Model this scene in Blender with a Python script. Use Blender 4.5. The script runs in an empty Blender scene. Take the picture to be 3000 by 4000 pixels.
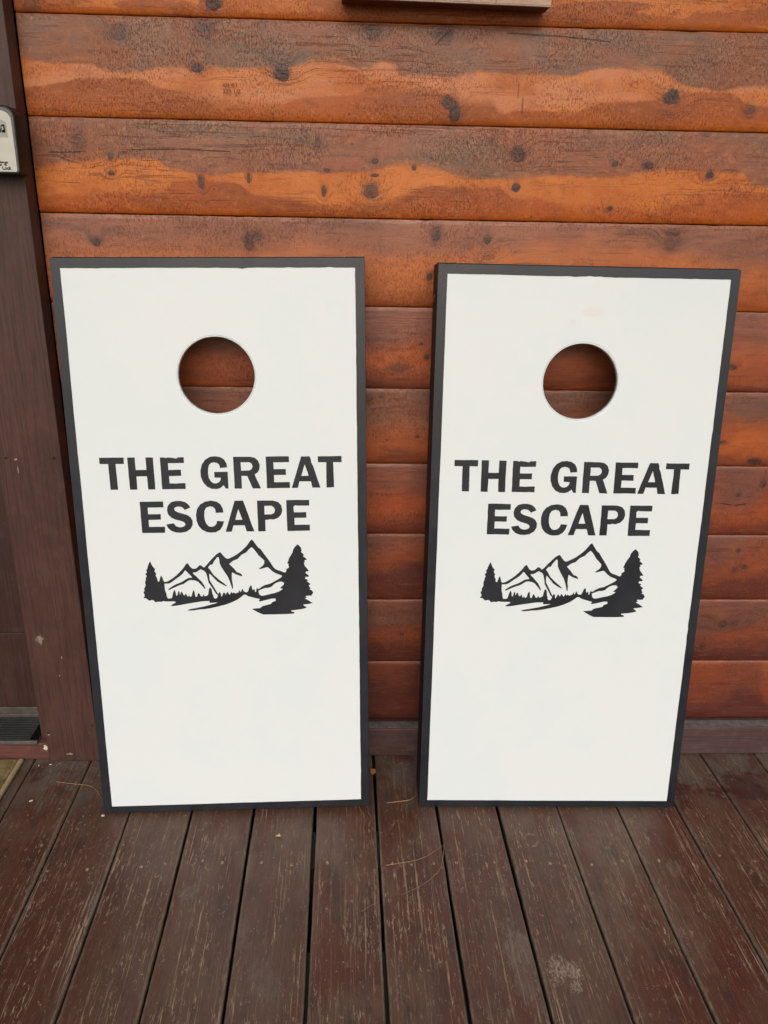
import bpy, bmesh, math, random
from mathutils import Vector, Matrix
random.seed(7)
C = bpy.context.scene.collection
SC = bpy.context.scene
# ---------------------------------------------------------------- camera
def cam_matrix(yaw, pitch, roll):
    Rz = Matrix.Rotation(yaw, 3, 'Z')
    cp, sp = math.cos(pitch), math.sin(pitch)
    Rx = Matrix(((1, 0, 0), (0, cp, sp), (0, -sp, cp)))
    cr, sr = math.cos(roll), math.sin(roll)
    Ry = Matrix(((cr, 0, sr), (0, 1, 0), (-sr, 0, cr)))
    R = Rz @ Rx @ Ry
    r, f, u = R.col[0], R.col[1], R.col[2]
    M = Matrix((r, u, -f)).transposed()
    return M.to_4x4()
cd = bpy.data.cameras.new('camera'); cam = bpy.data.objects.new('camera', cd); C.objects.link(cam)
cam.matrix_world = Matrix.Translation((0.63308, -1.73000, 1.30528)) @ cam_matrix(-0.0387918, 0.358612, -0.0188823)
cd.sensor_fit = 'VERTICAL'; cd.sensor_height = 24.0; cd.lens = 3106.164 / 4000 * 24.0
cd.shift_x = 0.00246; cd.shift_y = 0.0005
cd.clip_start = 0.02; cd.clip_end = 2000
SC.camera = cam
# ---------------------------------------------------------------- world and sun
SUN_EL, SUN_AZ = math.radians(38), math.radians(181)     # azimuth measured from +Y, clockwise
w = bpy.data.worlds.new('World'); SC.world = w; w.use_nodes = True
nt = w.node_tree; nt.nodes.clear()
sky = nt.nodes.new('ShaderNodeTexSky'); sky.sky_type = 'NISHITA'; sky.sun_disc = False
sky.sun_elevation = SUN_EL; sky.sun_rotation = SUN_AZ; sky.dust_density = 3.0; sky.air_density = 1.0; sky.ozone_density = 1.0
bg = nt.nodes.new('ShaderNodeBackground'); bg.inputs[1].default_value = 0.14
wo = nt.nodes.new('ShaderNodeOutputWorld')
nt.links.new(sky.outputs[0], bg.inputs[0]); nt.links.new(bg.outputs[0], wo.inputs[0])
sd = bpy.data.lights.new('sun', 'SUN'); sd.energy = 1.15; sd.angle = math.radians(50); sd.color = (1.0, 0.975, 0.94)
sun = bpy.data.objects.new('sun', sd); C.objects.link(sun)
dirv = Vector((math.sin(SUN_AZ) * math.cos(SUN_EL), math.cos(SUN_AZ) * math.cos(SUN_EL), math.sin(SUN_EL)))
sun.rotation_euler = dirv.to_track_quat('Z', 'Y').to_euler()
SC.view_settings.view_transform = 'Standard'; SC.view_settings.look = 'None'
SC.view_settings.exposure = 0.03; SC.view_settings.gamma = 1.0; SC.view_settings.use_curve_mapping = False
SC.render.engine = 'CYCLES'
# ---------------------------------------------------------------- traced shapes (metres x 1e4) and surveyed spots
DATA={'G':[[[[606,8294],[1104,8293],[1101,8160],[928,8161],[938,7617],[785,7617],[779,8161],[605,8164]]],[[[1177,8293],[1329,8293],[1331,8027],[1550,8028],[1549,8290],[1701,8288],[1705,7614],[1558,7614],[1552,7894],[1335,7893],[1333,7615],[1184,7616]]],[[[1843,8287],[1942,8285],[1955,8271],[1976,8276],[1994,8285],[2071,8279],[2114,8273],[2154,8262],[2192,8265],[2211,8284],[2329,8286],[2327,8165],[1998,8166],[2000,8021],[2258,8023],[2257,7896],[2004,7892],[2006,7737],[2105,7735],[2119,7730],[2210,7738],[2331,7740],[2331,7615],[1847,7616]]],[[[3212,8063],[3200,8146],[3157,8227],[3081,8278],[2978,8298],[2872,8289],[2768,8231],[2693,8130],[2655,7991],[2660,7865],[2702,7747],[2776,7656],[2870,7611],[2976,7604],[3056,7629],[3121,7684],[3161,7613],[3217,7610],[3219,7968],[2939,7968],[2939,7849],[3069,7844],[3061,7793],[3027,7749],[2973,7724],[2912,7728],[2858,7769],[2822,7845],[2810,7944],[2817,8043],[2842,8118],[2883,8159],[2945,8172],[3005,8159],[3047,8126],[3069,8049]]],[[[3344,8283],[3690,8279],[3785,8259],[3853,8201],[3888,8102],[3875,8012],[3834,7944],[3772,7905],[3894,7606],[3723,7609],[3620,7876],[3497,7878],[3498,7608],[3346,7610]],[[3492,8166],[3676,8165],[3722,8131],[3737,8073],[3714,8018],[3669,7991],[3496,7986]]],[[[4016,8281],[4494,8279],[4497,8159],[4169,8159],[4173,8012],[4423,8012],[4426,7888],[4174,7889],[4174,7735],[4498,7733],[4499,7609],[4020,7608]]],[[[4750,8276],[4831,8272],[4923,8276],[4950,8215],[4955,8152],[4994,8070],[5137,7606],[4970,7608],[4941,7745],[4702,7745],[4666,7607],[4536,7607]],[[4820,8108],[4862,7973],[4876,7946],[4895,7862],[4742,7860]]],[[[5096,8274],[5590,8274],[5590,8144],[5413,8146],[5423,7608],[5384,7616],[5357,7607],[5266,7606],[5270,8146],[5096,8148]]],[[[1360,7352],[1844,7354],[1844,7226],[1515,7227],[1517,7082],[1776,7082],[1775,6962],[1517,6961],[1516,6807],[1846,6806],[1842,6674],[1363,6678]]],[[[2401,7218],[2366,7279],[2299,7333],[2204,7360],[2098,7360],[1999,7330],[1933,7254],[1913,7166],[1929,7074],[1995,7000],[2081,6958],[2194,6926],[2254,6898],[2278,6857],[2262,6820],[2212,6793],[2149,6788],[2080,6813],[2031,6879],[1879,6853],[1909,6779],[1976,6713],[2071,6676],[2177,6669],[2285,6689],[2378,6749],[2428,6836],[2432,6928],[2394,7003],[2326,7054],[2222,7088],[2135,7115],[2076,7149],[2062,7192],[2086,7222],[2143,7242],[2213,7232],[2255,7202],[2283,7163]]],[[[3087,7097],[3074,7186],[3029,7279],[2952,7335],[2839,7358],[2714,7338],[2604,7275],[2537,7176],[2510,7047],[2516,6918],[2551,6815],[2617,6730],[2712,6677],[2801,6662],[2908,6670],[3000,6724],[3058,6807],[3088,6905],[2944,6915],[2929,6856],[2889,6810],[2825,6787],[2764,6799],[2714,6859],[2685,6952],[2681,7045],[2694,7146],[2733,7209],[2806,7236],[2876,7222],[2917,7170],[2925,7092]]],[[[3330,7348],[3508,7349],[3717,6676],[3556,6676],[3516,6815],[3283,6813],[3241,6676],[3112,6674]],[[3398,7172],[3476,6934],[3327,6931]]],[[[3799,7343],[4129,7342],[4244,7307],[4303,7233],[4321,7131],[4297,7039],[4232,6966],[4132,6928],[4052,6939],[4024,6926],[3956,6925],[3956,6676],[3801,6674]],[[3947,7229],[4036,7231],[4098,7230],[4150,7192],[4168,7133],[4146,7069],[4091,7042],[3945,7040]]],[[[4411,7347],[4892,7346],[4891,7222],[4633,7224],[4598,7234],[4558,7201],[4566,7079],[4826,7079],[4825,6958],[4572,6957],[4571,6806],[4893,6805],[4895,6674],[4416,6672]]]],'EM':[[[1480,6050],[1497,5997],[1530,5929],[1575,5875],[1554,5826],[1589,5774],[1576,5721],[1608,5653],[1604,5621],[1621,5592],[1642,5592],[1658,5638],[1670,5688],[1691,5722],[1713,5687],[1729,5614],[1752,5580],[1791,5582],[1843,5603],[1923,5656],[2013,5722],[2104,5811],[2177,5891],[2224,5962],[2255,5991],[2280,5983],[2303,5933],[2338,5888],[2371,5866],[2418,5866],[2462,5885],[2503,5930],[2533,5943],[2562,5929],[2608,5887],[2657,5931],[2730,6016],[2811,6104],[2892,6183],[2962,6226],[2987,6213],[3027,6158],[3075,6099],[3116,6074],[3168,6089],[3255,6132],[3343,6184],[3431,6254],[3520,6337],[3583,6417],[3629,6482],[3659,6494],[3687,6459],[3735,6383],[3784,6315],[3834,6279],[3894,6184],[3959,6088],[4024,5988],[4080,5888],[4121,5833],[4172,5804],[4248,5780],[4316,5747],[4351,5756],[4364,5783],[4361,5819],[4418,5854],[4423,5881],[4411,5904],[4418,5940],[4387,5950],[4410,6004],[4429,6066],[4461,6120],[4510,6195],[4525,6262],[4566,6324],[4623,6374],[4660,6336],[4692,6300],[4696,6259],[4707,6237],[4688,6198],[4732,6164],[4747,6128],[4732,6097],[4773,6074],[4806,6042],[4802,6024],[4758,6015],[4766,5972],[4744,5962],[4764,5884],[4809,5829],[4848,5769],[4782,5761],[4776,5721],[4823,5688],[4848,5660],[4830,5640],[4770,5639],[4758,5593],[4807,5581],[4821,5556],[4795,5538],[4836,5510],[4870,5482],[4860,5459],[4836,5450],[4851,5413],[4873,5371],[4845,5358],[4901,5329],[4928,5283],[4921,5260],[4898,5237],[4893,5210],[4763,5205],[4760,5194],[4784,5175],[4775,5161],[4738,5148],[4834,5091],[4911,5038],[4823,5019],[4709,5005],[4705,4993],[4735,4968],[4773,4948],[4760,4925],[4680,4904],[4575,4889],[4444,4878],[4437,4862],[4461,4848],[4504,4833],[4512,4814],[4485,4801],[4345,4794],[4084,4792],[3831,4794],[3737,4837],[3644,4893],[3600,4921],[3611,4932],[3772,4944],[3821,4989],[3918,5012],[4014,5038],[4024,5070],[4108,5105],[4120,5128],[4097,5161],[4027,5158],[3922,5132],[3774,5098],[3748,5104],[3748,5117],[3776,5149],[3685,5174],[3599,5199],[3531,5219],[3472,5257],[3425,5257],[3375,5212],[3295,5154],[3180,5097],[3030,5040],[2855,4997],[2680,4959],[2550,4943],[2463,4940],[2349,4924],[2262,4917],[2202,4927],[2255,4949],[2395,4974],[2526,4999],[2578,5009],[2684,5038],[2816,5072],[2864,5092],[2756,5089],[2691,5084],[2686,5096],[2685,5132],[2560,5128],[2473,5118],[2359,5100],[2186,5073],[2012,5042],[1899,5029],[1846,5039],[1902,5075],[1960,5108],[1957,5129],[1915,5136],[1734,5137],[1705,5150],[1648,5130],[1597,5136],[1537,5126],[1508,5140],[1497,5168],[1459,5178],[1393,5161],[1370,5189],[1330,5221],[1283,5222],[1283,5232],[1312,5268],[1310,5309],[1291,5336],[1292,5355],[1315,5391],[1311,5436],[1347,5508],[1341,5581],[1363,5644],[1364,5685],[1388,5720],[1360,5766],[1397,5806],[1385,5856],[1423,5904],[1413,5912],[1433,5954],[1446,5994]],[[1749,5541],[1852,5546],[1901,5570],[2008,5650],[2124,5734],[2170,5783],[2198,5827],[2220,5831],[2255,5786],[2311,5721],[2343,5680],[2338,5666],[2265,5659],[2221,5637],[2132,5580],[2061,5549],[1983,5519],[1920,5484],[1849,5435],[1821,5408],[1833,5394],[1908,5429],[2041,5490],[2154,5529],[2216,5569],[2274,5609],[2330,5614],[2406,5602],[2473,5569],[2553,5471],[2600,5411],[2619,5415],[2582,5503],[2543,5572],[2502,5618],[2437,5692],[2381,5747],[2365,5770],[2379,5783],[2434,5787],[2479,5813],[2536,5854],[2567,5838],[2591,5822],[2608,5820],[2652,5760],[2665,5687],[2688,5574],[2689,5555],[2774,5408],[2844,5276],[2874,5268],[2867,5232],[2848,5191],[2804,5178],[2772,5225],[2778,5257],[2758,5280],[2747,5399],[2719,5438],[2692,5409],[2667,5273],[2645,5255],[2592,5237],[2564,5279],[2536,5229],[2503,5248],[2488,5285],[2463,5321],[2439,5286],[2428,5236],[2401,5223],[2386,5251],[2374,5352],[2362,5384],[2335,5343],[2313,5252],[2285,5230],[2251,5263],[2225,5231],[2192,5314],[2168,5273],[2146,5269],[2105,5355],[2077,5330],[2070,5289],[2058,5294],[2057,5349],[2033,5372],[2016,5304],[1995,5254],[1980,5277],[1972,5350],[1956,5396],[1925,5351],[1907,5288],[1890,5219],[1863,5206],[1799,5203],[1777,5263],[1776,5304],[1752,5391],[1747,5510]],[[2722,5754],[2796,5667],[2877,5570],[2976,5504],[3055,5459],[3077,5466],[3012,5531],[2913,5610],[2803,5721],[2737,5835],[2697,5888],[2748,5952],[2795,5956],[2833,6027],[2897,6111],[2919,6123],[2935,6111],[2945,6048],[2949,5976],[2972,5912],[3042,5785],[3105,5679],[3143,5574],[3172,5464],[3184,5404],[3199,5399],[3206,5418],[3206,5491],[3191,5591],[3191,5682],[3199,5768],[3208,5772],[3279,5726],[3397,5680],[3414,5687],[3403,5724],[3366,5751],[3307,5771],[3250,5849],[3202,5904],[3149,5959],[3233,6029],[3338,6072],[3419,6160],[3523,6212],[3586,6283],[3639,6327],[3672,6304],[3729,6227],[3785,6141],[3859,6067],[3901,6022],[3899,5959],[3861,5905],[3799,5861],[3779,5839],[3798,5831],[3885,5855],[3955,5876],[3985,5862],[4059,5784],[4135,5733],[4219,5699],[4262,5680],[4270,5666],[4234,5626],[4111,5555],[4005,5498],[3901,5473],[3830,5437],[3759,5384],[3737,5384],[3725,5412],[3706,5380],[3695,5321],[3673,5312],[3671,5372],[3655,5386],[3632,5356],[3616,5382],[3606,5456],[3589,5468],[3562,5438],[3528,5343],[3509,5315],[3466,5314],[3433,5335],[3403,5395],[3386,5359],[3371,5318],[3355,5328],[3346,5365],[3325,5333],[3315,5306],[3289,5308],[3254,5288],[3212,5315],[3189,5292],[3177,5308],[3165,5334],[3146,5291],[3123,5261],[3103,5301],[3079,5329],[3060,5301],[3041,5261],[3026,5302],[3005,5316],[2983,5294],[2962,5230],[2945,5226],[2935,5295],[2916,5330],[2893,5309],[2880,5279],[2867,5305],[2793,5453],[2715,5600],[2711,5673],[2714,5736]],[[3749,5347],[3793,5364],[3890,5404],[3959,5406],[4029,5427],[4073,5472],[4127,5512],[4197,5538],[4262,5542],[4283,5523],[4308,5506],[4292,5470],[4261,5438],[4218,5398],[4226,5389],[4269,5383],[4264,5365],[4189,5316],[4101,5285],[3988,5260],[3866,5230],[3813,5224],[3771,5251],[3753,5288]]],'ROWS':[None,[[[0.002,0.425],[0.044,0.457],[0.079,0.46],[0.125,0.454],[0.164,0.523],[0.207,0.548],[0.252,0.504],[0.31,0.474],[0.345,0.485],[0.398,0.478],[0.444,0.472],[0.503,0.464],[0.533,0.423],[0.577,0.387],[0.621,0.419],[0.65,0.43],[0.695,0.379],[0.725,0.496],[0.794,0.517],[0.838,0.489],[0.889,0.459],[0.936,0.461],[1.042,0.47],[1.08,0.427],[1.146,0.381],[1.222,0.409],[1.254,0.473],[1.286,0.546],[1.348,0.57],[1.379,0.55],[1.442,0.526]],[[-0.005,0.725],[0.089,0.638],[0.11,0.612],[0.206,0.6],[0.235,0.634],[0.278,0.704],[0.351,0.756],[0.395,0.805],[0.442,0.822],[0.487,0.809],[0.541,0.74],[0.636,0.706],[0.672,0.609],[0.755,0.606],[0.816,0.668],[0.856,0.74],[0.898,0.742],[0.924,0.856],[0.941,0.831],[1.063,0.816],[1.122,0.722],[1.214,0.695],[1.243,0.645],[1.266,0.595],[1.365,0.598],[1.415,0.717],[1.449,0.729]]],[[[-0.002,0.548],[0.026,0.512],[0.088,0.442],[0.148,0.419],[0.224,0.411],[0.262,0.487],[0.298,0.531],[0.358,0.556],[0.438,0.515],[0.529,0.514],[0.606,0.497],[0.683,0.472],[0.729,0.411],[0.791,0.452],[0.832,0.505],[0.848,0.536],[0.951,0.549],[1.013,0.502],[1.044,0.49],[1.107,0.499],[1.201,0.464],[1.278,0.399],[1.326,0.402],[1.373,0.413],[1.415,0.425],[1.441,0.538],[1.477,0.575]],[[-0.011,0.816],[0.112,0.762],[0.259,0.714],[0.275,0.622],[0.388,0.634],[0.436,0.76],[0.507,0.802],[0.559,0.847],[0.622,0.857],[0.7,0.799],[0.808,0.622],[0.849,0.626],[0.933,0.634],[0.953,0.723],[1.004,0.734],[1.023,0.774],[1.088,0.826],[1.225,0.829],[1.272,0.79],[1.396,0.626],[1.479,0.626]]],[[[-0.002,0.503],[0.118,0.463],[0.379,0.411],[0.695,0.439],[0.802,0.4],[0.961,0.342],[1.175,0.279],[1.453,0.487],[1.509,0.512]],[[-0.011,0.91],[0.375,0.877],[0.659,0.72],[0.729,0.773],[0.799,0.752],[1.184,0.719],[1.447,0.666],[1.513,0.631]]],[[[-0.026,0.606],[0.66,0.526],[0.804,0.453],[1.202,0.55],[1.462,0.516],[1.54,0.463]],[[-0.031,0.793],[0.661,0.747],[0.806,0.769],[1.466,0.628],[1.546,0.638]]],[[[-0.048,0.542],[0.662,0.572],[0.731,0.534],[0.812,0.599],[1.453,0.358],[1.571,0.386]],[[-0.055,0.882],[0.663,0.848],[0.738,0.757],[0.813,0.805],[1.468,0.879],[1.588,0.874]]],[[[-0.068,0.443],[0.664,0.416],[0.817,0.392],[1.428,0.59],[1.52,0.606],[1.601,0.27]],[[-0.075,0.787],[0.664,0.764],[0.742,0.761],[0.795,0.686],[0.825,0.648],[1.433,0.797],[1.614,0.678]]],[[[-0.09,0.441],[0.666,0.388],[0.823,0.231],[1.453,0.531],[1.556,0.41],[1.597,0.097],[1.627,0.058]],[[-0.093,0.595],[0.666,0.504],[0.824,0.346],[1.455,0.61],[1.642,0.527]]],[[[-0.114,0.504],[0.668,0.464],[0.831,0.423],[1.48,0.549],[1.607,0.423],[1.67,0.382]],[[-0.117,0.668],[0.668,0.63],[0.833,0.63],[1.485,0.717],[1.677,0.591]]],[[[-0.125,-0.001],[0.669,-0.005],[0.835,-0.003],[1.494,0.06],[1.612,0.018],[1.699,0.239]],[[-0.128,0.169],[0.669,0.18],[0.759,0.181],[0.791,0.095],[0.836,0.052],[1.471,0.681],[1.578,0.684],[1.639,0.46],[1.713,0.687]]]],'ZB':[1.819,1.6449,1.4714,1.2965,1.1216,0.9469,0.7742,0.6021,0.4302,0.2573,0.0856],'K':[[0.189,1.6171,0.0151,0.0123,0.5],[0.3492,1.6276,0.0168,0.0145,0.6],[0.3321,1.5606,0.0112,0.0073,1],[0.6674,1.6285,0.0145,0.0123,0.5],[0.8007,1.624,0.0201,0.0145,0.7],[0.4952,1.5552,0.0168,0.0145,1],[0.8148,1.5112,0.0101,0.0123,0.9],[0.8291,1.4944,0.0112,0.0179,1],[1.2541,1.5318,0.0162,0.0156,1],[0.37,1.6679,0.0145,0.0123,1],[0.0326,1.6522,0.0168,0.0112,0.6],[1.4147,1.5113,0.0089,0.0078,0.5],[0.094,1.424,0.0134,0.0168,0.4],[0.153,1.4009,0.0056,0.0067,0.8],[0.1517,1.373,0.0056,0.0045,0.9],[0.3285,1.3595,0.0056,0.0145,0.8],[0.4223,1.3697,0.0034,0.0089,0.8],[0.5605,1.4338,0.0056,0.0078,0.9],[0.6736,1.4041,0.0067,0.0056,1],[0.5783,1.3854,0.0067,0.0039,1],[0.6739,1.3783,0.0084,0.0039,1],[0.7525,1.3939,0.0056,0.0056,1],[0.5719,1.3469,0.005,0.0112,0.9],[0.6682,1.3487,0.0145,0.0134,0.8],[0.9595,1.4223,0.0123,0.0145,1],[0.9611,1.3613,0.0089,0.0084,1],[1.1574,1.4093,0.0067,0.0061,1],[1.2264,1.4078,0.0095,0.0078,1],[1.3527,1.3917,0.0084,0.0073,1],[1.1566,1.3252,0.005,0.0045,1],[1.334,1.4675,0.0089,0.0067,0.6],[0.1078,1.2436,0.0089,0.0101,0.9],[0.4178,1.2463,0.0095,0.0156,0.9],[0.436,1.2595,0.0078,0.0089,0.5],[0.8025,1.2687,0.0089,0.0123,0.9],[0.9083,1.26,0.0067,0.0089,0.9],[1.2947,1.268,0.0145,0.019,0.45],[0.792,1.1845,0.0067,0.0078,0.9],[0.9109,1.2283,0.019,0.0089,0.4],[0.7924,1.0177,0.0045,0.0056,0.8],[1.4673,1.0029,0.0123,0.0067,0.8],[0.7787,1.0449,0.0056,0.0028,0.8],[0.7331,0.992,0.0168,0.0067,0.3],[0.6671,0.9235,0.0078,0.0078,0.7],[0.6952,0.9307,0.0067,0.0045,0.6],[1.5583,0.7883,0.0168,0.0084,1],[1.4739,0.8333,0.0078,0.0039,0.8],[0.7773,0.8402,0.0045,0.0034,0.7],[1.5887,0.7326,0.0067,0.0095,1],[1.5335,0.7051,0.0056,0.0056,0.7],[1.5613,0.5632,0.005,0.0045,1],[1.5815,0.5208,0.0067,0.0061,1],[1.5595,0.5133,0.0067,0.0061,0.6],[1.5556,0.3628,0.0101,0.0089,1],[1.5839,0.3642,0.0095,0.0073,0.7],[1.5131,0.301,0.0084,0.0078,0.9],[0.7568,0.337,0.0061,0.0045,1]],'CR':[[[0.94,1.6324],[1.0322,1.6295],[1.1253,1.6227]],[[0.0357,1.4082],[0.0664,1.4084],[0.0988,1.4099]],[[0.1947,1.4155],[0.2886,1.4183],[0.3725,1.4163]],[[0.788,1.6118],[0.7997,1.6227],[0.8162,1.6358]],[[0.9466,1.5482],[0.957,1.524],[0.9664,1.4883]],[[0.4855,1.5585],[0.4952,1.5548],[0.5064,1.5511]],[[1.2513,1.5371],[1.2584,1.5306],[1.257,1.5224]],[[1.4863,0.6857],[1.5301,0.6796],[1.5599,0.6842]]],'N':[[[-0.0819,-0.1277],[-0.0303,-0.1375],[-0.001,-0.1434],[0.0218,-0.1582],[0.0441,-0.1888]],[[-0.0448,-0.0569],[-0.0309,-0.067],[-0.0126,-0.075],[0.0115,-0.084]],[[0.7171,-0.2105],[0.7477,-0.2065],[0.7724,-0.2015],[0.7901,-0.1847]],[[0.7232,-0.2097],[0.766,-0.2049],[0.7799,-0.198],[0.7925,-0.1776]],[[0.7086,-0.4032],[0.7374,-0.3986],[0.7682,-0.3925],[0.7998,-0.3784],[0.8397,-0.3452]],[[0.8397,-0.3444],[0.8339,-0.3781],[0.8241,-0.4141],[0.8054,-0.4383],[0.7766,-0.4617],[0.7372,-0.4823]],[[0.6492,-0.2201],[0.6551,-0.2339],[0.6572,-0.2724]],[[0.6516,-0.2253],[0.6621,-0.2501],[0.6683,-0.2726]],[[0.6679,-0.2204],[0.6731,-0.2307],[0.6729,-0.2426],[0.6781,-0.2545],[0.6818,-0.2727]],[[0.655,-0.5225],[0.6747,-0.509],[0.6915,-0.499]]],'misc':{'leaf':[[0.6874,-0.0995]],'star':[[0.4715,-0.3141]],'seed':[[-0.1175,-0.1948]],'chip':[[0.0639,-0.2403],[-0.1188,-0.0632],[-0.1461,-0.0678]],'nails':[[-0.0046,-0.4071],[0.0771,-0.4048],[0.1877,-0.398],[0.2371,-0.3901],[0.3155,-0.3826],[0.3579,-0.3882],[0.4421,-0.3894],[0.5072,-0.3975],[0.5825,-0.3928],[0.6231,-0.3934],[0.6963,-0.3951],[0.7227,-0.3962],[0.7639,-0.3983],[0.8121,-0.3961],[0.862,-0.3953],[0.9441,-0.3965],[1.0127,-0.3931],[1.064,-0.401],[1.0948,-0.4073],[1.1533,-0.4052],[1.206,-0.403],[1.2227,-0.3945],[1.3041,-0.3957],[1.3753,-0.4083],[1.4428,-0.3828],[1.5147,-0.4001]],'stains':[[0.9538,-0.6093],[0.9545,-0.6901],[1.6049,-0.1588],[0.4809,-0.6713],[1.0323,-0.6602],[1.0368,-0.3316],[0.9724,-0.5168]]}}
GY, D0, DP = 0.0125, -0.1675, 0.14279
# ---------------------------------------------------------------- helpers
def lin(r, g, b, k=1.0):
    f = lambda c: ((c / 255 + 0.055) / 1.055) ** 2.4 if c > 10 else c / 255 / 12.92
    return (f(r) * k, f(g) * k, f(b) * k, 1.0)
class NT:
    def __init__(s, name):
        s.m = bpy.data.materials.new(name); s.m.use_nodes = True
        s.t = s.m.node_tree; s.t.nodes.clear()
        s.out = s.t.nodes.new('ShaderNodeOutputMaterial'); s.b = s.t.nodes.new('ShaderNodeBsdfPrincipled')
        s.t.links.new(s.b.outputs[0], s.out.inputs[0])
        s.pos = s.new('ShaderNodeTexCoord').outputs['Object']
    def new(s, k): return s.t.nodes.new(k)
    def put(s, sock, v):
        if hasattr(v, 'is_output'): s.t.links.new(v, sock)
        else: sock.default_value = v
    def m_(s, op, a, b=None, c=None, clamp=False):
        n = s.new('ShaderNodeMath'); n.operation = op; n.use_clamp = clamp
        s.put(n.inputs[0], a)
        if b is not None: s.put(n.inputs[1], b)
        if c is not None: s.put(n.inputs[2], c)
        return n.outputs[0]
    def v_(s, op, a, b=None):
        n = s.new('ShaderNodeVectorMath'); n.operation = op
        s.put(n.inputs[0], a)
        if b is not None: s.put(n.inputs[1], b)
        return n.outputs['Value'] if op in ('LENGTH', 'DISTANCE', 'DOT_PRODUCT') else n.outputs[0]
    def xyz(s, v=None):
        n = s.new('ShaderNodeSeparateXYZ'); s.put(n.inputs[0], s.pos if v is None else v); return n.outputs
    def comb(s, x, y, z):
        n = s.new('ShaderNodeCombineXYZ')
        for i, a in enumerate((x, y, z)): s.put(n.inputs[i], a)
        return n.outputs[0]
    def noise(s, vec, sc=1.0, det=2.0, rough=0.5, dist=0.0, off=None):
        if isinstance(sc, tuple):
            vec = s.v_('MULTIPLY', vec, sc); sc = 1.0
        if off is not None: vec = s.v_('ADD', vec, off)
        n = s.new('ShaderNodeTexNoise'); s.put(n.inputs['Vector'], vec); n.inputs['Scale'].default_value = sc
        n.inputs['Detail'].default_value = det; n.inputs['Roughness'].default_value = rough; n.inputs['Distortion'].default_value = dist
        return n.outputs[0]
    def ss(s, v, a, b, lo=0.0, hi=1.0):
        n = s.new('ShaderNodeMapRange'); n.interpolation_type = 'SMOOTHSTEP'
        s.put(n.inputs[0], v); s.put(n.inputs[1], a); s.put(n.inputs[2], b)
        n.inputs[3].default_value = lo; n.inputs[4].default_value = hi
        return n.outputs[0]
    def mix(s, f, a, b, mode='MIX'):
        n = s.new('ShaderNodeMix'); n.data_type = 'RGBA'; n.blend_type = mode
        s.put(n.inputs[0], f); s.put(n.inputs[6], a); s.put(n.inputs[7], b)
        return n.outputs[2]
    def curve(s, x, pts):
        n = s.new('ShaderNodeFloatCurve'); s.put(n.inputs['Value'], x)
        c = n.mapping.curves[0]
        c.points[0].location = pts[0]; c.points[1].location = pts[-1]
        for p in pts[1:-1]: c.points.new(*p)
        for p in c.points: p.handle_type = 'AUTO_CLAMPED'
        n.mapping.use_clip = False; n.mapping.update()
        return n.outputs[0]
    def bump(s, h, dist=0.001, strength=1.0, nrm=None):
        n = s.new('ShaderNodeBump'); s.put(n.inputs['Height'], h); n.inputs['Distance'].default_value = dist
        n.inputs['Strength'].default_value = strength
        if nrm is not None: s.put(n.inputs['Normal'], nrm)
        s.put(s.b.inputs['Normal'], n.outputs[0]); return n.outputs[0]
    def fin(s, col, rough=0.6, spec=0.5, metal=0.0):
        s.put(s.b.inputs['Base Color'], col); s.put(s.b.inputs['Roughness'], rough)
        s.put(s.b.inputs['Specular IOR Level'], spec); s.b.inputs['Metallic'].default_value = metal
        return s.m
def link(name, me, mats=(), parent=None, loc=None):
    o = bpy.data.objects.new(name, me); C.objects.link(o)
    for m in (mats if isinstance(mats, (list, tuple)) else [mats]): me.materials.append(m)
    if parent: o.parent = parent
    if loc is not None: o.location = loc
    return o
def tag(o, label=None, cat=None, group=None, kind=None):
    for k, v in (('label', label), ('category', cat), ('group', group), ('kind', kind)):
        if v: o[k] = v
    return o
def empty(name, loc, label, cat, group=None):
    o = bpy.data.objects.new(name, None); C.objects.link(o); o.location = loc; o.empty_display_size = 0.05
    return tag(o, label, cat, group)
def boxes(lst, bev=0.0015, seg=2):
    """one mesh out of bevelled boxes (x0,x1,y0,y1,z0,z1)"""
    bm = bmesh.new()
    for b in lst:
        r = bmesh.ops.create_cube(bm, size=1.0)
        for v in r['verts']:
            v.co = Vector(((b[0] + b[1]) / 2 + v.co.x * (b[1] - b[0]), (b[2] + b[3]) / 2 + v.co.y * (b[3] - b[2]), (b[4] + b[5]) / 2 + v.co.z * (b[5] - b[4])))
        if bev:
            es = list({e for v in r['verts'] for e in v.link_edges})
            bmesh.ops.bevel(bm, geom=es, offset=bev, segments=seg, profile=0.5, affect='EDGES')
    me = bpy.data.meshes.new('m'); bm.to_mesh(me); bm.free()
    return me
def outline(contours, ext=0.001, bev=0.0, res=1, flat=None):
    """closed 2-D contours (holes allowed) -> solid slab mesh, XY plane, centred thickness"""
    cu = bpy.data.curves.new('c', 'CURVE'); cu.dimensions = '2D'; cu.fill_mode = 'BOTH'
    cu.extrude = ext; cu.bevel_depth = bev; cu.bevel_resolution = res
    for c in contours:
        sp = cu.splines.new('POLY'); sp.points.add(len(c) - 1)
        for i, p in enumerate(c): sp.points[i].co = (p[0], p[1], 0, 1)
        sp.use_cyclic_u = True
    o = bpy.data.objects.new('tmp', cu); C.objects.link(o)
    bpy.context.view_layer.update()
    dg = bpy.context.evaluated_depsgraph_get()
    me = bpy.data.meshes.new_from_object(o.evaluated_get(dg))
    bpy.data.objects.remove(o); bpy.data.curves.remove(cu)
    return me
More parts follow.
